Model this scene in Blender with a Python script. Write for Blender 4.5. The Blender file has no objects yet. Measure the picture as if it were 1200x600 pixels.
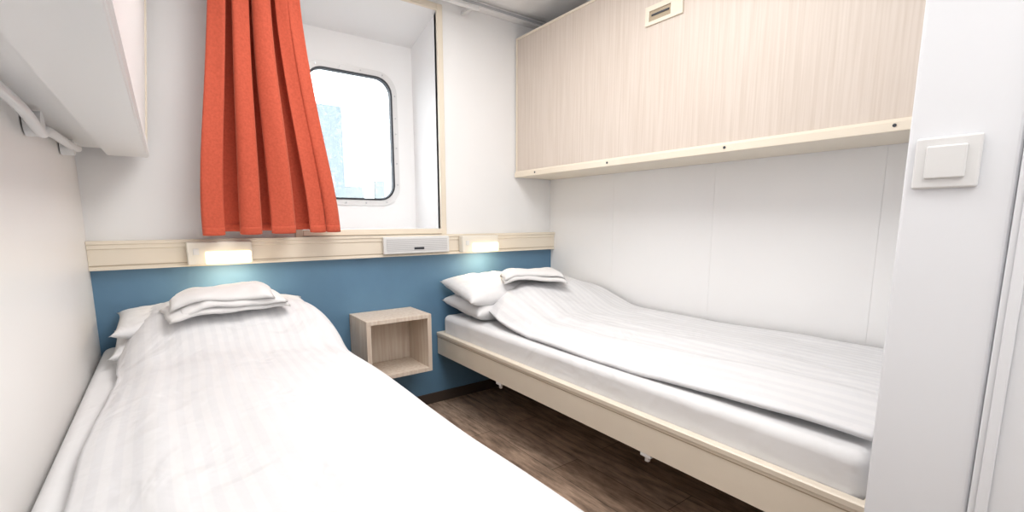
import bpy, bmesh, math, random
from mathutils import Vector, noise
random.seed(4)
sc=bpy.context.scene
try:
    sc.view_settings.view_transform='Standard'
    sc.view_settings.look='None'
except Exception as e: print(e)

# ---------------- materials ----------------
def newmat(name,col,rough=.5,metal=0,spec=.5,emit=None,es=0):
    m=bpy.data.materials.new(name); m.use_nodes=True
    b=m.node_tree.nodes['Principled BSDF']
    b.inputs['Base Color'].default_value=(*col,1); b.inputs['Roughness'].default_value=rough
    b.inputs['Metallic'].default_value=metal
    b.inputs['Specular IOR Level'].default_value=spec
    if emit:
        b.inputs['Emission Color'].default_value=(*emit,1); b.inputs['Emission Strength'].default_value=es
    return m
def add_noise(m,scale=(1,1,1),ns=5,c1=None,c2=None,bump=0,detail=4,lo=.3,hi=.7,dist=.002):
    nt=m.node_tree;N=nt.nodes;L=nt.links;b=N['Principled BSDF']
    tc=N.new('ShaderNodeTexCoord');mp=N.new('ShaderNodeMapping');mp.inputs['Scale'].default_value=scale
    L.new(tc.outputs['Object'],mp.inputs[0])
    n=N.new('ShaderNodeTexNoise');n.inputs['Scale'].default_value=ns;n.inputs['Detail'].default_value=detail
    L.new(mp.outputs[0],n.inputs[0])
    if c1:
        r=N.new('ShaderNodeValToRGB');r.color_ramp.elements[0].position=lo;r.color_ramp.elements[1].position=hi
        r.color_ramp.elements[0].color=(*c1,1);r.color_ramp.elements[1].color=(*c2,1)
        L.new(n.outputs[0],r.inputs[0]);L.new(r.outputs[0],b.inputs['Base Color'])
    if bump:
        bp=N.new('ShaderNodeBump');bp.inputs['Strength'].default_value=bump;bp.inputs['Distance'].default_value=dist
        L.new(n.outputs[0],bp.inputs['Height']);L.new(bp.outputs[0],b.inputs['Normal'])
    return m
M={}
M['wall']=add_noise(newmat('wall_paint',(.84,.84,.86),.45),(1,1,1),3,(.865,.865,.87),(.885,.885,.888),.05)
M['wall_left']=add_noise(newmat('wall_left_paint',(.76,.73,.70),.4),(1,1,1),3,(.87,.85,.83),(.885,.865,.845),.05)
M['white']=newmat('white_lacquer',(.80,.815,.85),.35)
M['bunkwhite']=newmat('bunk_white',(.87,.87,.87),.3)
M['ceil']=newmat('ceiling_white',(.9,.9,.9),.5)
M['blue']=add_noise(newmat('blue_panel',(.10,.21,.32),.5),(1,1,1),6,(.108,.222,.35),(.12,.247,.38))
M['cream']=add_noise(newmat('cream_laminate',(.73,.64,.50),.4),(1,1,1),4,(.78,.70,.585),(.82,.74,.62))
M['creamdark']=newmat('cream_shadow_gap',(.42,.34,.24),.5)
M['wood']=add_noise(newmat('ash_laminate',(.7,.6,.5),.42),(46,46,1.2),3,(.61,.525,.455),(.69,.61,.545),.04,8,.28,.64)
M['wood2']=add_noise(newmat('oak_laminate',(.7,.55,.4),.45),(22,22,1.2),3,(.66,.53,.43),(.82,.73,.63),.05,8,.3,.68)
M['steel']=newmat('metal_grey',(.55,.56,.58),.35,.6)
M['dark']=newmat('dark_rubber',(.03,.035,.045),.5)
M['grey']=newmat('grey_plastic',(.50,.51,.53),.5)
M['lgrey']=newmat('light_grey_plastic',(.55,.55,.56),.5)
M['plastic']=newmat('white_plastic',(.75,.75,.75),.3)
M['lampcream']=newmat('lamp_housing_cream',(.80,.76,.68),.35)
M['base']=newmat('skirting_brown',(.055,.04,.032),.5)
M['lamp']=newmat('lamp_diffuser',(.5,.45,.35),.4,emit=(1,.78,.48),es=2.0)
M['ceil_glow']=newmat('ceiling_added_glow',(.9,.9,.9),.4,emit=(1,.985,.965),es=1.3)

def cloth(name,col,stripes=True,sheen=.0,rough=.8,bump=.2,crease=.0):
    m=newmat(name,col,rough); nt=m.node_tree;N=nt.nodes;L=nt.links;b=N['Principled BSDF']
    b.inputs['Sheen Weight'].default_value=sheen
    tc=N.new('ShaderNodeTexCoord')
    if stripes:
        w=N.new('ShaderNodeTexWave');w.wave_type='BANDS';w.bands_direction='X';w.inputs['Scale'].default_value=9.5
        w.inputs['Distortion'].default_value=0
        L.new(tc.outputs['UV'],w.inputs[0])
        r=N.new('ShaderNodeValToRGB');r.color_ramp.elements[0].position=.40;r.color_ramp.elements[1].position=.60
        r.color_ramp.elements[0].color=(col[0]*.95,col[1]*.952,col[2]*.96,1);r.color_ramp.elements[1].color=(*col,1)
        L.new(w.outputs[0],r.inputs[0]);L.new(r.outputs[0],b.inputs['Base Color'])
        r2=N.new('ShaderNodeMapRange');r2.inputs[3].default_value=.8;r2.inputs[4].default_value=.5
        L.new(w.outputs[0],r2.inputs[0]);L.new(r2.outputs[0],b.inputs['Roughness'])
    n=N.new('ShaderNodeTexNoise');n.inputs['Scale'].default_value=18;n.inputs['Detail'].default_value=3
    L.new(tc.outputs['Object'],n.inputs[0])
    bp=N.new('ShaderNodeBump');bp.inputs['Strength'].default_value=bump;bp.inputs['Distance'].default_value=.006
    L.new(n.outputs[0],bp.inputs['Height']);L.new(bp.outputs[0],b.inputs['Normal'])
    if crease:
        n2=N.new('ShaderNodeTexNoise');n2.inputs['Scale'].default_value=5.5;n2.inputs['Detail'].default_value=2;n2.inputs['Distortion'].default_value=1.6
        L.new(tc.outputs['Object'],n2.inputs[0])
        bp2=N.new('ShaderNodeBump');bp2.inputs['Strength'].default_value=crease;bp2.inputs['Distance'].default_value=.03
        L.new(n2.outputs[0],bp2.inputs['Height']);L.new(bp2.outputs[0],bp.inputs['Normal'])
    return m
M['duvet']=cloth('duvet_satin_stripe',(.77,.77,.785),bump=.35,crease=.42)
M['sheet']=cloth('bed_sheet',(.80,.80,.81),False,crease=.25)
M['towel']=cloth('towel_terry',(.80,.79,.79),False,sheen=.3,rough=.95,bump=.4)
mc=newmat('curtain_velvet',(.66,.075,.032),.85);mc.node_tree.nodes['Principled BSDF'].inputs['Sheen Weight'].default_value=.35
mc.node_tree.nodes['Principled BSDF'].inputs['Sheen Tint'].default_value=(1,.55,.38,1)
M['curtain']=add_noise(mc,(1,1,1),120,(.50,.076,.036),(.60,.10,.050),.15)

def floor_mat():
    m=newmat('vinyl_planks',(.08,.05,.035),.42);nt=m.node_tree;N=nt.nodes;L=nt.links;b=N['Principled BSDF']
    tc=N.new('ShaderNodeTexCoord');mp=N.new('ShaderNodeMapping');mp.inputs['Rotation'].default_value=(0,0,math.pi/2)
    L.new(tc.outputs['Object'],mp.inputs[0])
    br=N.new('ShaderNodeTexBrick');br.inputs['Scale'].default_value=1;br.inputs['Brick Width'].default_value=.9;br.inputs['Row Height'].default_value=.15
    br.inputs['Mortar Size'].default_value=.0015;br.inputs['Color1'].default_value=(.35,.25,.185,1);br.inputs['Color2'].default_value=(.50,.38,.30,1)
    br.inputs['Mortar'].default_value=(.10,.07,.05,1);L.new(mp.outputs[0],br.inputs[0])
    mp2=N.new('ShaderNodeMapping');mp2.inputs['Scale'].default_value=(12,1.8,1);L.new(tc.outputs['Object'],mp2.inputs[0])
    n=N.new('ShaderNodeTexNoise');n.inputs['Scale'].default_value=3.5;n.inputs['Detail'].default_value=9;n.inputs['Roughness'].default_value=.7;L.new(mp2.outputs[0],n.inputs[0])
    r=N.new('ShaderNodeValToRGB');r.color_ramp.elements[0].position=.35;r.color_ramp.elements[1].position=.66
    r.color_ramp.elements[0].color=(.36,.33,.31,1);r.color_ramp.elements[1].color=(1.25,1.2,1.15,1);L.new(n.outputs[0],r.inputs[0])
    mx=N.new('ShaderNodeMix');mx.data_type='RGBA';mx.blend_type='MULTIPLY';mx.inputs[0].default_value=1
    L.new(br.outputs[0],mx.inputs[6]);L.new(r.outputs[0],mx.inputs[7]);L.new(mx.outputs[2],b.inputs['Base Color'])
    return m
M['floor']=floor_mat()

def glass_mat():
    m=bpy.data.materials.new('window_glass');m.use_nodes=True;nt=m.node_tree;N=nt.nodes;L=nt.links
    N.remove(N['Principled BSDF']);o=N['Material Output']
    t=N.new('ShaderNodeBsdfTransparent');t.inputs[0].default_value=(.97,.99,1,1)
    g=N.new('ShaderNodeBsdfGlossy');g.inputs['Roughness'].default_value=.03
    d=N.new('ShaderNodeBsdfTranslucent');d.inputs[0].default_value=(.62,.66,.70,1)
    s=N.new('ShaderNodeMixShader');s.inputs[0].default_value=.05;L.new(t.outputs[0],s.inputs[1]);L.new(g.outputs[0],s.inputs[2])
    tc=N.new('ShaderNodeTexCoord');v=N.new('ShaderNodeTexNoise');v.inputs['Scale'].default_value=90;v.inputs['Detail'].default_value=2
    L.new(tc.outputs['Object'],v.inputs[0]);r=N.new('ShaderNodeMapRange');r.inputs[1].default_value=.52;r.inputs[2].default_value=.72;r.inputs[3].default_value=.07;r.inputs[4].default_value=.25
    L.new(v.outputs[0],r.inputs[0])
    s2=N.new('ShaderNodeMixShader');L.new(r.outputs[0],s2.inputs[0]);L.new(s.outputs[0],s2.inputs[1]);L.new(d.outputs[0],s2.inputs[2])
    L.new(s2.outputs[0],o.inputs[0]);return m
M['glass']=glass_mat()

# ---------------- helpers ----------------
COL=sc.collection
def obj(name,me,mats,parent=None,smooth=False):
    o=bpy.data.objects.new(name,me);COL.objects.link(o)
    for m in (mats if isinstance(mats,(list,tuple)) else [mats]): me.materials.append(m)
    if smooth:
        for p in me.polygons:p.use_smooth=True
    if parent:o.parent=parent
    return o
def empty(name):
    o=bpy.data.objects.new(name,None);COL.objects.link(o);o.empty_display_size=.1;return o
def box(name,a,b,mat,parent=None,bev=0,seg=3):
    bm=bmesh.new();bmesh.ops.create_cube(bm,size=1)
    for v in bm.verts:
        v.co=Vector([(a[i]+b[i])/2+v.co[i]*(b[i]-a[i]) for i in range(3)])
    if bev:bmesh.ops.bevel(bm,geom=bm.edges[:],offset=bev,segments=seg,profile=.5,affect='EDGES')
    me=bpy.data.meshes.new(name);bm.to_mesh(me);bm.free()
    o=obj(name,me,mat,parent,bool(bev))
    if bev:
        w=o.modifiers.new('wn','WEIGHTED_NORMAL')
    return o
def boxes(name,lst,mat,parent=None):
    bm=bmesh.new()
    for a,b in lst:
        r=bmesh.ops.create_cube(bm,size=1)
        for v in r['verts']: v.co=Vector([(a[i]+b[i])/2+v.co[i]*(b[i]-a[i]) for i in range(3)])
    me=bpy.data.meshes.new(name);bm.to_mesh(me);bm.free();return obj(name,me,mat,parent)
def extrude_y(name,prof,y0,y1,mat,parent=None,bev=0):
    bm=bmesh.new();a=[bm.verts.new((x,y0,z)) for x,z in prof];b=[bm.verts.new((x,y1,z)) for x,z in prof]
    n=len(prof);bm.faces.new(a);bm.faces.new(b[::-1])
    for i in range(n):bm.faces.new((a[i],b[i],b[(i+1)%n],a[(i+1)%n]))
    bmesh.ops.recalc_face_normals(bm,faces=bm.faces[:])
    if bev:bmesh.ops.bevel(bm,geom=bm.edges[:],offset=bev,segments=2,affect='EDGES')
    me=bpy.data.meshes.new(name);bm.to_mesh(me);bm.free();return obj(name,me,mat,parent)
def extrude_x(name,prof,x0,x1,mat,parent=None,bev=0):
    o=extrude_y(name,prof,0,1,mat,parent,0);me=o.data
    for v in me.vertices:
        p,q,z=v.co;v.co=(x0+(x1-x0)*q,p,z)
    bm=bmesh.new();bm.from_mesh(me);bmesh.ops.recalc_face_normals(bm,faces=bm.faces[:])
    if bev:bmesh.ops.bevel(bm,geom=bm.edges[:],offset=bev,segments=2,affect='EDGES')
    bm.to_mesh(me);bm.free();return o
def cyl(name,c,r,h,axis,mat,parent=None,n=24):
    bm=bmesh.new();bmesh.ops.create_cone(bm,cap_ends=True,segments=n,radius1=r,radius2=r,depth=h)
    for v in bm.verts:
        x,y,z=v.co
        v.co=Vector(c)+(Vector((z,x,y)) if axis=='X' else Vector((x,z,y)) if axis=='Y' else Vector((x,y,z)))
    bmesh.ops.recalc_face_normals(bm,faces=bm.faces[:])
    me=bpy.data.meshes.new(name);bm.to_mesh(me);bm.free();return obj(name,me,mat,parent)
def grid(name,f,nu,nv,mat,parent=None,uv=None,solid=0,sub=0,off=1):
    vs=[];fs=[]
    for i in range(nu+1):
        for j in range(nv+1): vs.append(f(i/nu,j/nv))
    for i in range(nu):
        for j in range(nv):
            a=i*(nv+1)+j;fs.append((a,a+nv+1,a+nv+2,a+1))
    me=bpy.data.meshes.new(name);me.from_pydata(vs,[],fs)
    if uv:
        l=me.uv_layers.new(name='UVMap')
        for p in me.polygons:
            for li in p.loop_indices:
                k=me.loops[li].vertex_index;l.data[li].uv=uv((k//(nv+1))/nu,(k%(nv+1))/nv)
    o=obj(name,me,mat,parent,True)
    if solid:
        s=o.modifiers.new('thick','SOLIDIFY');s.thickness=solid;s.offset=off
    if sub:
        s=o.modifiers.new('sub','SUBSURF');s.levels=sub;s.render_levels=sub
    return o
def sm(a,b,x):
    t=max(0,min(1,(x-a)/(b-a)));return t*t*(3-2*t)
def nz(x,y,z=0): return noise.noise(Vector((x,y,z)))

XL,XR,YB,ZC=-.235,2.0,2.3,2.17
YF=-1.0
# ---------------- room ----------------
box('floor',(XL-.05,YF-.05,-.05),(XR+.05,YB+.03,0),M['floor'])
box('ceiling',(XL-.05,YF-.05,ZC),(XR+.05,YB+.03,ZC+.05),M['ceil'])
box('wall_left',(XL-.05,YF-.05,0),(XL,YB,ZC),M['wall_left'])
WX0,WX1,WZ0,WZ1=.505,1.215,.976,2.08
boxes('wall_back',[((XL-.05,YB,0),(WX0,YB+.03,ZC)),((WX1,YB,0),(XR+.05,YB+.03,ZC)),((WX0,YB,0),(WX1,YB+.03,WZ0)),((WX0,YB,WZ1),(WX1,YB+.03,ZC))],M['wall'])
w=boxes('wall_right',[((XR+.0012,YF-.05,0),(XR+.05,YB,ZC))]+[((XR,a,0),(XR+.01,b,ZC)) for a,b in [(YF-.05,-.0),(.0015,.56),(.5615,1.18),(1.1815,1.77),(1.7715,YB)]],M['wall'])
boxes('wall_front',[((XL-.05,YF-.05,0),(XR+.05,YF,ZC))],M['wall'])
PX,PY=1.0,.255
p=boxes('wall_partition',[((PX,.1222,0),(PX+.07,PY,ZC)),((PX+.07,PY-.05,0),(XR,PY,ZC)),((PX+.004,YF,0),(PX+.07,.1215,ZC))],M['white'])
bv=p.modifiers.new('b','BEVEL');bv.width=.006;bv.segments=3
d=empty('door_1')
box('leaf',(PX-.004,-.80,.01),(PX+.003,.040,2.0),M['white'],d,.002)
box('handle_plate',(PX-.012,-.06,.93),(PX-.004,-.02,1.09),M['steel'],d,.002)
cyl('handle_stem',(PX-.03,-.04,1.02),.009,.05,'X',M['steel'],d)
box('handle_lever',(PX-.062,-.16,1.012),(PX-.05,-.03,1.03),M['steel'],d,.005)
t=empty('trim_1')
box('jamb',(PX-.010,.046,0),(PX+.003,.1205,2.04),M['white'],t,.003)
box('jamb_bead',(PX-.015,.098,0),(PX-.010,.112,2.04),M['white'],t,.003)
box('strike_slot',(PX-.0155,.0865,.965),(PX-.0095,.092,1.045),M['grey'],t)
t=empty('trim_2')
box('track',(XL,YB-.05,ZC-.035),(XR-.0,YB,ZC-.001),M['bunkwhite'],t,.004)
box('track_groove',(XL,YB-.054,ZC-.026),(XR-.0,YB-.049,ZC-.014),M['grey'],t)
box('cross_panel',(XL,YB-.42,ZC-.02),(XR,YB-.12,ZC-.001),M['bunkwhite'],t,.004)
box('trim_3',(XL,YB-.012,.06),(XR,YB,.842),M['blue'])
box('baseboard_back',(XL,YB-.018,0),(XR,YB,.06),M['base'],None,.003)
box('baseboard_right',(XR-.012,PY,0),(XR,YB-.02,.06),M['base'],None,.003)

# ledge / cable duct
g=empty('headboard_ledge')
extrude_x('duct',[(YB-.012,.838),(2.254,.838),(2.254,.846),(2.258,.848),(2.258,.914),(2.254,.917),(2.254,.930),(2.250,.934),(2.250,.945),(YB-.001,.945),(YB-.001,.842)],XL+.001,XR-.001,M['cream'],g)
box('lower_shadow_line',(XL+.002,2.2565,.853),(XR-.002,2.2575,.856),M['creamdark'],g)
def reading_lamp(x0,x1):
    e=empty('reading_lamp')
    box('housing',(x0,2.207,.846),(x1,2.2495,.936),M['lampcream'],e,.006)
    box('diffuser',(x0+.058,2.191,.848),(x1-.006,2.2075,.898),M['lamp'],e,.007)
    box('switch',(x0+.02,2.203,.885),(x0+.04,2.208,.91),M['plastic'],e,.002)
    l=bpy.data.lights.new('bulb','AREA');l.shape='RECTANGLE';l.size=(x1-x0)*.6;l.size_y=.03;l.energy=.8;l.color=(1,.78,.5)
    o=bpy.data.objects.new('bulb',l);COL.objects.link(o);o.location=((x0+x1)/2+.03,2.20,.845);o.parent=e
    return e
reading_lamp(.06,.285);reading_lamp(1.295,1.53)
e=empty('ventilation_grille')
box('body',(.86,2.229,.852),(1.225,2.2495,.938),M['plastic'],e,.006)
box('mesh_field',(.875,2.2275,.866),(1.21,2.2295,.926),M['lgrey'],e)
for i in range(8):
    box('slat_%d'%i,(.875,2.2265,.8685+i*.0072),(1.21,2.2295,.8715+i*.0072),M['plastic'],e)
box('label',(1.02,2.225,.872),(1.075,2.2275,.884),M['dark'],e)

# ---------------- window ----------------
W=empty('window_1')
YW=2.615
def rr(ang,hw,hh,r):
    dx,dz=math.cos(ang),math.sin(ang);lo,hi=0,3
    for _ in range(40):
        m=(lo+hi)/2;x=abs(dx*m);z=abs(dz*m)
        qx=x-(hw-r);qz=z-(hh-r)
        s=math.hypot(max(qx,0),max(qz,0))+min(max(qx,qz),0)-r
        if s>0:hi=m
        else:lo=m
    return dx*lo,dz*lo
CX,CZ=.86,1.465;HW,HH=.222,.328
def ring(name,fo,fi,y0,y1,mat,angs,bev=0):
    bm=bmesh.new();L=[]
    for f,y in ((fo,y0),(fi,y0),(fi,y1),(fo,y1)):
        L.append([bm.verts.new((CX+f(a)[0],y,CZ+f(a)[1])) for a in angs])
    n=len(angs)
    for k in range(4):
        A,B=L[k],L[(k+1)%4]
        for i in range(n):bm.faces.new((A[i],A[(i+1)%n],B[(i+1)%n],B[i]))
    bmesh.ops.recalc_face_normals(bm,faces=bm.faces[:])
    me=bpy.data.meshes.new(name);bm.to_mesh(me);bm.free();o=obj(name,me,mat,W)
    return o
base=[2*math.pi*i/128 for i in range(128)]
def outer(a):
    dx,dz=math.cos(a),math.sin(a)
    t=1e9
    if dx>1e-9:t=min(t,(WX1+.02-CX)/dx)
    if dx<-1e-9:t=min(t,(WX0-.02-CX)/dx)
    if dz>1e-9:t=min(t,(WZ1+.02-CZ)/dz)
    if dz<-1e-9:t=min(t,(WZ0-.02-CZ)/dz)
    return dx*t,dz*t
ca=[math.atan2(z-CZ,x-CX)%(2*math.pi) for x in(WX0-.02,WX1+.02) for z in(WZ0-.02,WZ1+.02)]
ring('back_panel',outer,lambda a:rr(a,HW+.005,HH+.005,.085),YW,YW+.03,M['wall'],sorted(base+ca))
ring('flange',lambda a:rr(a,HW+.035,HH+.035,.11),lambda a:rr(a,HW,HH,.085),YW-.006,YW+.01,M['plastic'],base)
ring('gasket',lambda a:rr(a,HW+.005,HH+.005,.089),lambda a:rr(a,HW-.005,HH-.005,.081),YW-.010,YW+.02,M['dark'],base)
for i in range(20):
    a=2*math.pi*(i+.5)/20;x,z=rr(a,HW+.021,HH+.021,.1)
    cyl('screw_%d'%i,(CX+x,YW-.007,CZ+z),.004,.004,'Y',M['steel'],W,12)
box('glass',(CX-HW-.002,YW+.012,CZ-HH-.002),(CX+HW+.002,YW+.016,CZ+HH+.002),M['glass'],W)
box('reveal_right',(WX1,YB+.001,WZ0-.02),(WX1+.02,YW,WZ1+.02),M['wall'],W)
box('reveal_left',(WX0-.02,YB+.001,WZ0-.02),(WX0,YW,WZ1+.02),M['wall'],W)
box('reveal_sill',(WX0,YB+.001,WZ0-.02),(WX1,YW,WZ0),M['wall'],W)
o=extrude_x('reveal_soffit',[(YB,WZ1),(YW,1.985),(YW,WZ1+.02),(YB,WZ1+.02)],WX0,WX1,M['wall'],W)
fr=.032
for nm,a,b in (('casing_right',(WX1-.004,YB-.012,WZ0-fr),(WX1+fr-.004,YB+.004,WZ1+fr)),
               ('casing_left',(WX0-fr,YB-.012,WZ0-fr),(WX0,YB+.004,WZ1+fr)),
               ('casing_bottom',(WX0,YB-.014,WZ0-.028),(WX1-.004,YB+.004,WZ0)),
               ('casing_top',(WX0,YB-.012,WZ1),(WX1-.004,YB+.004,WZ1+fr))):
    box(nm,a,b,M['cream'],W,.003)

# ---------------- curtain ----------------
C=empty('curtain')
def fcur(u,v):
    z=.972+v*(2.085-.972)
    x0=.125+.10*sm(0,1,v); x1=.618-.115*sm(0,.85,v)
    flare=1-.2*v
    uu=u+.022*nz(u*3,v*1.8,5)
    ph=2*math.pi*(4.9*uu+.34*math.sin(5.2*uu+.9)+.13*math.sin(11*uu+2))+.6
    s=math.sin(ph); fold=s*(1-.25*s*s)*1.25*(.8+.5*nz(u*4,v*.8,11))
    x=x0+(x1-x0)*u-.021*math.sin(2*ph)*flare
    y=2.186+flare*.055*fold+.014*nz(u*5,v*2.2,2)+.006*math.sin(2.7*ph+v*3)
    z+= .007*s*(1-v)+ (.008*(u-.5))*(1-v)
    return (x,min(y,2.246),z)
grid('cloth',fcur,300,50,M['curtain'],C,solid=.004,off=0)
def fhem(u,v):
    p=Vector(fcur(u,.028*v));return (p.x,p.y-.003,p.z-.001)
grid('hem',fhem,300,3,M['curtain'],C,solid=.003,off=0)
cyl('rail',(.78,2.2,2.10),.010,1.25,'X',M['plastic'],C)
for x in (.2,1.36): box('bracket_%d'%int(x*10),(x,2.19,2.095),(x+.02,2.30,2.11),M['plastic'],C)

# ---------------- fold-up bunks ----------------
B=empty('folding_bunk')
bx=1.722;b0,b1=1.273,2.052
box('panel',(bx,PY+.02,b0+.03),(bx+.02,2.285,b1-.006),M['wood'],B,.002)
box('shell',(bx+.02,PY+.02,b0+.03),(XR-.002,2.283,b1-.01),M['bunkwhite'],B)
extrude_y('bottom_rail',[(bx-.014,b0),(bx-.014,b0+.026),(bx-.006,b0+.036),(bx+.004,b0+.036),(bx+.004,b0+.03),(XR-.002,b0+.03),(XR-.002,b0)],PY+.015,2.29,M['cream'],B,.001)
box('top_rail',(bx-.004,PY+.02,b1-.012),(bx+.03,2.29,b1),M['cream'],B,.002)
box('end_rail',(bx-.006,2.281,b0+.03),(XR-.002,2.291,b1-.001),M['cream'],B,.002)
for i,y in enumerate((.47,.98,1.56,2.1)):
    cyl('screw_%d'%i,(bx-.0145,y,b0+.016),.005,.003,'X',M['dark'],B,14)
ly0,ly1,lz0,lz1=1.195,1.375,1.83,1.905
boxes('latch_plate',[((bx-.008,ly0,lz0),(bx,ly1,lz0+.014)),((bx-.008,ly0,lz1-.02),(bx,ly1,lz1)),((bx-.008,ly0,lz0+.014),(bx,ly0+.055,lz1-.02)),((bx-.008,ly1-.02,lz0+.014),(bx,ly1,lz1-.02))],M['cream'],B)
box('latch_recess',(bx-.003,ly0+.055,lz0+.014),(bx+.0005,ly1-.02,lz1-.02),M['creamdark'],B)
box('latch_tongue',(bx-.006,ly0+.065,lz0+.034),(bx-.003,ly1-.03,lz0+.041),M['dark'],B)

B=empty('folding_bunk')
def skew(o):
    for v in o.data.vertices:
        if v.co.x>XL+.05: v.co.x+=(v.co.z-1.25)*.085
lx=-.035;l0=1.25
skew(box('shell',(XL+.002,.1,l0+.022),(lx-.018,2.235,2.06),M['bunkwhite'],B,.004))
skew(box('front_panel',(lx-.018,.1,l0+.03),(lx,2.24,2.06),M['bunkwhite'],B,.003))
skew(extrude_y('bottom_rail',[(lx-.11,l0),(lx-.11,l0+.024),(lx+.004,l0+.038),(lx+.010,l0+.03),(lx+.010,l0+.004),(lx+.004,l0)],.1,2.245,M['bunkwhite'],B,.002))
skew(box('end_trim',(lx-.03,2.236,l0+.02),(lx+.006,2.246,2.06),M['cream'],B,.002))
def tube(name,pts,r,mat,parent):
    cu=bpy.data.curves.new(name,'CURVE');cu.dimensions='3D';cu.bevel_depth=r;cu.bevel_resolution=4;cu.resolution_u=8
    s=cu.splines.new('BEZIER');s.bezier_points.add(len(pts)-1)
    for bp,p in zip(s.bezier_points,pts):
        bp.co=p;bp.handle_left_type=bp.handle_right_type='AUTO'
    o=bpy.data.objects.new(name,cu);COL.objects.link(o);cu.materials.append(mat);o.parent=parent;cu.use_fill_caps=True
    return o
tube('hinge_arm',[(XL+.012,1.05,1.262),(XL+.03,1.35,1.235),(XL+.03,1.5,1.215),(XL+.025,1.62,1.235),(XL+.03,1.9,1.24),(XL+.03,2.1,1.25)],.011,M['plastic'],B)
cyl('hinge_knuckle',(XL+.018,1.52,1.235),.028,.03,'X',M['plastic'],B)
cyl('hinge_knuckle_b',(XL+.018,1.98,1.24),.024,.03,'X',M['plastic'],B)

# ---------------- nightstand ----------------
N_=empty('wall_shelf_cube')
nx0,nx1,ny0,ny1,nz0,nz1=.692,1.015,2.045,2.286,.278,.566
th=.02
box('top',(nx0,ny0,nz1-th),(nx1,ny1,nz1),M['wood2'],N_,.0015)
box('bottom',(nx0,ny0,nz0),(nx1,ny1,nz0+th),M['wood2'],N_,.0015)
box('side_left',(nx0,ny0+.0005,nz0+th),(nx0+th,ny1,nz1-th),M['wood2'],N_)
box('side_right',(nx1-th,ny0+.0005,nz0+th),(nx1,ny1,nz1-th),M['wood2'],N_)
box('back',(nx0+th,ny1-.012,nz0+th),(nx1-th,ny1,nz1-th),M['wood2'],N_)

# ---------------- beds ----------------
def bed(x0,x1,y0,y1,zr0,zr1,zm,open_side):
    e=empty('single_bed')
    s=1 if open_side=='L' else -1
    xo=x0 if s==1 else x1
    prof=[(xo,zr0),(xo,zr1-.02),(xo-.004*s,zr1-.016),(xo-.004*s,zr1-.003),(xo,zr1),(xo+.022*s,zr1),(xo+.022*s,zr0+.02),(xo+.05*s,zr0+.02),(xo+.05*s,zr0)]
    extrude_y('side_rail',prof,y0,y1,M['cream'],e)
    yy=[('foot_rail',y0,y0+.02),('head_rail',y1-.02,y1)]
    xa=min(xo+.022*s, x1 if s==1 else x0);xb=max(xo+.022*s, x1 if s==1 else x0)
    for nm,a,b in yy: box(nm,(xa,a,zr0),(xb,b,zr1),M['cream'],e)
    box('slat_base',(xa,y0+.02,zr0+.005),(xb,y1-.02,zr0+.03),M['cream'],e)
    box('rail_groove',(xo-.0008*s if s==1 else xo-.001,y0,zr1-.030),(xo+.001 if s==1 else xo+.0008,y1,zr1-.027),M['creamdark'],e)
    wx=(x1-.35,x1) if s==1 else (x0,x0+.35)
    box('plinth',(wx[0],y0+.15,0),(wx[1],y1-.15,zr0),M['base'],e)
    for i,y in enumerate((.87,1.69)):
        box('hinge_plate_%d'%i,(xo+(.0 if s==1 else -.05),y-.02,zr0-.012),(xo+(.05 if s==1 else 0),y+.02,zr0),M['plastic'],e,.002)
        box('hinge_tab_%d'%i,(xo+(.008 if s==1 else -.02),y-.007,zr0-.03),(xo+(.02 if s==1 else -.008),y+.007,zr0-.01),M['plastic'],e,.002)
    mx0=x0+.024 if s==1 else x0+.004; mx1=x1-.004 if s==1 else x1-.024
    box('mattress',(mx0,y0+.022,zr0+.03),(mx1,y1-.022,zm),M['sheet'],e,.03,5)
    return e
BR=bed(1.168,1.985,.285,2.283,.285,.408,.505,'L')
BL=bed(-.230,.515,.20,2.283,.32,.445,.553,'R')

def pillow(name,c,w,d,h,rot,parent,tilt=0,seed=0):
    def top(sgn):
        def f(u,v):
            a=u*2-1;b=v*2-1
            k=max(0,(1-abs(a)**3.2)*(1-abs(b)**3.2))**.45
            x=a*w/2;y=b*d/2
            x=x*(1+.05*abs(b)**4);y=y*(1+.06*abs(a)**4)
            z=sgn*h/2*k+ (.008*nz(a*2.5+seed,b*2.5,sgn) +.005*nz(a*7+seed,b*7,sgn))*min(1,k*2)
            return x,y,z
        return f
    vs=[];fs=[];n=40
    for sg in(1,-1):
        f=top(sg);o0=len(vs)
        for i in range(n+1):
            for j in range(n+1):
                x,y,z=f(i/n,j/n)
                yt=y*math.cos(tilt)-z*math.sin(tilt);zt=y*math.sin(tilt)+z*math.cos(tilt)
                xr=x*math.cos(rot)-yt*math.sin(rot);yr=x*math.sin(rot)+yt*math.cos(rot)
                vs.append((c[0]+xr,c[1]+yr,c[2]+zt))
        for i in range(n):
            for j in range(n):
                a=o0+i*(n+1)+j;q=(a,a+n+1,a+n+2,a+1);fs.append(q if sg==1 else q[::-1])
    me=bpy.data.meshes.new(name);me.from_pydata(vs,[],fs)
    bm=bmesh.new();bm.from_mesh(me);bmesh.ops.remove_doubles(bm,verts=bm.verts[:],dist=.0005);bm.to_mesh(me);bm.free()
    return obj(name,me,M['sheet'],parent,True)
pillow('pillow_a',(.14,2.075,.600),.62,.36,.10,.02,BL,.06,1)
pillow('pillow_b',(.15,2.095,.665),.62,.34,.085,.0,BL,.06,2)
pillow('pillow_c',(1.53,2.10,.570),.64,.34,.14,.03,BR,.10,3)
pillow('pillow_d',(1.50,2.085,.655),.62,.34,.125,-.04,BR,.20,5)

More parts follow.
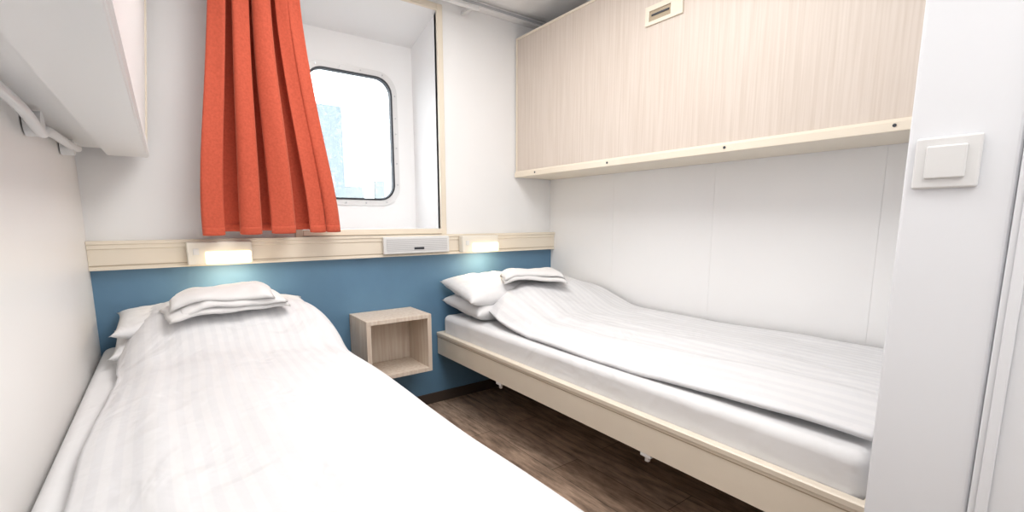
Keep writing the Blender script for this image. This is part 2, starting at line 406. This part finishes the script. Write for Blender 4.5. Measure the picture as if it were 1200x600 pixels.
# left duvet
def fdl(u,v):
    y=.22+v*(2.16-.22)
    xl=-.15+.012*math.sin(y*4)+.008*nz(y*3,0,5)
    hump=.108*sm(1.62,1.99,y)
    xr0=.418+.015*nz(y*1.7,3)-.06*sm(1.75,2.15,y)
    flat=xr0-xl;r=.075;arc=r*math.pi/2;drop=.17
    T=flat+arc+drop;t=u*T
    zt=.586+hump
    if t<flat:
        x=xl+t;z=zt
        z-=(.024+hump*.65)*math.exp(-((t)/.045)**1.3)
        z+=.014*math.sin(math.pi*min(1,t/flat))
    elif t<flat+arc:
        a=(t-flat)/r;x=xr0+r*math.sin(a);z=zt-r*(1-math.cos(a))
    else:
        q=t-flat-arc;x=xr0+r+.008*math.sin(y*13+3)*q/drop+.03*q;z=zt-r-q*(1+ hump*1.5)
    k=1 if t<flat else .4
    z+=k*(.015*nz(x*3.5+7,y*1.5,1)+.010*nz(x*8,y*2.2,4)+.004*nz(x*18,y*6,9))
    z+=k*.009*math.exp(-((t-.09-.03*math.sin(y*2.1))/.03)**2)*(1-sm(1.6,1.9,y))
    z+=k*.006*math.sin(y*38+5*nz(x*3,y*2,3))*sm(1.35,1.6,y)*(1-sm(1.75,1.9,y))*(nz(x*4,y*1,6)+.3)
    if v<.03: z-=(.03-v)*.8
    return (x,y,max(z,.565) if t<flat else z)
grid('duvet',fdl,110,190,M['duvet'],BL,uv=lambda u,v:(u*.93,v*1.95),solid=.014,off=1)

def fdr(u,v):
    y=.315+v*(2.12-.315)
    xl=1.234+.012*math.sin(y*3.2+1)+.008*nz(y*3,0,8)+.07*sm(1.75,2.1,y)
    xr=1.972
    x=xl+(xr-xl)*u
    t=x-xl
    hump=.125*sm(1.50,1.93,y)*(1-.2*sm(2.03,2.12,y))
    zt=.558+.014*sm(1.4,.4,y)+hump
    z=zt-(.050+hump*.60)*math.exp(-(t/.10)**1.4)
    z-=.03*sm(.55,.7,t)*sm(1.5,1.9,y)
    z+=.014*nz(x*3.5+2,y*1.5,21)+.010*nz(x*8,y*2.5,24)+.005*nz(x*18,y*6,9)
    z+=.008*math.exp(-((t-.12-.03*math.sin(y*2.5))/.035)**2)*(1-sm(1.6,1.9,y))
    z-=.006*math.exp(-((t-.19-.03*math.sin(y*2.5))/.03)**2)
    z+=.008*math.exp(-((t-.28-.05*math.sin(y*1.9+1))/.03)**2)*(1-sm(1.2,1.6,y))
    z+=.007*math.sin(y*34+6*nz(x*3,y*2,3))*sm(1.2,1.4,y)*(1-sm(1.6,1.8,y))*(nz(x*4,y*1,16)+.4)
    return (x,y,max(z,.508))
grid('duvet',fdr,100,180,M['duvet'],BR,uv=lambda u,v:(u*.72,v*1.8),solid=.012,off=1)

def towel(c,w,d,rot,seed,layers=3):
    e=empty('folded_towel')
    for k in range(layers):
        t=.024
        sx=w*(1-.05*k+.03*math.sin(seed+k*2));sy=d*(1-.06*k)
        n=36;m=20
        ox=.012*math.sin(seed*3+k*4);oy=.008*math.cos(seed+k*3);r2=rot+.10*math.sin(seed+k*1.7)
        bm=bmesh.new()
        def ad(sg):
            G=[]
            for i in range(n+1):
                row=[]
                for j in range(m+1):
                    a=i/n*2-1;b=j/m*2-1
                    kk=max(0,(1-abs(a)**8)*(1-abs(b)**6))**.5
                    x=a*sx/2;y=b*sy/2
                    low=.016*nz(x*7+seed,y*7,k*.3)+.008*nz(x*16,y*16+seed,k*.3)
                    droop=-.024*abs(a)**3-.016*abs(b)**3
                    z=k*t*.92+sg*t/2*kk*(1+.25*nz(x*20,y*20,k))+low+droop
                    xx=x*math.cos(r2)-y*math.sin(r2)+ox+.010*nz(b*2,a*2,seed+k);yy=x*math.sin(r2)+y*math.cos(r2)+oy+.012*nz(a*3,b*2,seed+k+9)
                    row.append(bm.verts.new((c[0]+xx,c[1]+yy,c[2]+t/2+z)))
                G.append(row)
            for i in range(n):
                for j in range(m):
                    q=(G[i][j],G[i+1][j],G[i+1][j+1],G[i][j+1]);bm.faces.new(q if sg==1 else q[::-1])
        ad(1);ad(-1);bmesh.ops.remove_doubles(bm,verts=bm.verts[:],dist=.0004)
        me=bpy.data.meshes.new('layer');bm.to_mesh(me);bm.free();obj('layer_%d'%k,me,M['towel'],e,True)
towel((.157,1.94,.724),.35,.25,.03,1.3)
towel((1.56,1.93,.722),.34,.23,-.45,4.1,2)

# ---------------- light switch ----------------
S=empty('light_switch')
box('plate',(PX-.009,.163,1.070),(PX-.0005,.242,1.150),M['plastic'],S,.004)
box('rocker',(PX-.014,.178,1.085),(PX-.008,.227,1.136),M['plastic'],S,.003)

# ---------------- outside ----------------
ob=newmat('harbour_blue',(.14,.18,.195),.8,spec=.1);ob2=newmat('harbour_pale',(.21,.235,.235),.8,spec=.1);wt=newmat('ground_outside',(.3,.3,.3),.6)
hb=empty('harbour_building')
box('block',(1.2,12,-2),(3.7,15,3.75),ob,hb)
box('block_low',(3.7,12.5,-2),(4.3,15,1.9),ob2,hb)
for i in range(5): box('window_band_%d'%i,(1.4+i*.45,11.97,1.6),(1.65+i*.45,12,2.1),ob2,hb)
hc=empty('harbour_crane')
box('mast',(4.75,14,-2),(4.86,14.1,1.9),ob2,hc);box('mast_b',(5.2,14,-2),(5.5,14.1,2.2),ob2,hc)
box('beam',(4.5,14,1.5),(5.9,14.1,1.6),ob2,hc)
box('ground_outside',(-30,2.8,-3),(40,60,-2),wt)

# ---------------- lights ----------------
def ceil_or_fill_light(x,y,sx,sy,p):
    e=empty('ceiling_or_fill_light')
    box('frame',(x-sx/2-.02,y-sy/2-.02,ZC-.012),(x+sx/2+.02,y+sy/2+.02,ZC-.0005),M['plastic'],e,.004)
    box('diffuser',(x-sx/2,y-sy/2,ZC-.05),(x+sx/2,y+sy/2,ZC-.012),M['ceil_glow'],e,.004)  # glowing box added below the frame so the ceiling gets brighter
    l=bpy.data.lights.new('tube','AREA');l.shape='RECTANGLE';l.size=sx;l.size_y=sy;l.energy=p;l.color=(1,.98,.95)
    o=bpy.data.objects.new('tube',l);COL.objects.link(o);o.location=(x,y,ZC-.052);o.parent=e
ceil_or_fill_light(.82,1.2,.8,1.2,17.5)
ceil_or_fill_light(.38,-.45,.9,.7,9)  # unseen second panel, added behind the camera as fill light
w=bpy.data.worlds.new('World');sc.world=w;w.use_nodes=True
w.node_tree.nodes['Background'].inputs[0].default_value=(.96,.985,1,1);w.node_tree.nodes['Background'].inputs[1].default_value=5.3

# ---------------- camera ----------------
cd=bpy.data.cameras.new('cam');cd.sensor_width=36;cd.sensor_fit='HORIZONTAL';cd.lens=547/1200*36;cd.shift_y=.0333;cd.clip_start=.01
co=bpy.data.objects.new('camera',cd);COL.objects.link(co);co.location=(0,0,1.02)
co.rotation_euler=(math.radians(90-8.5),0,math.radians(-36.4));sc.camera=co
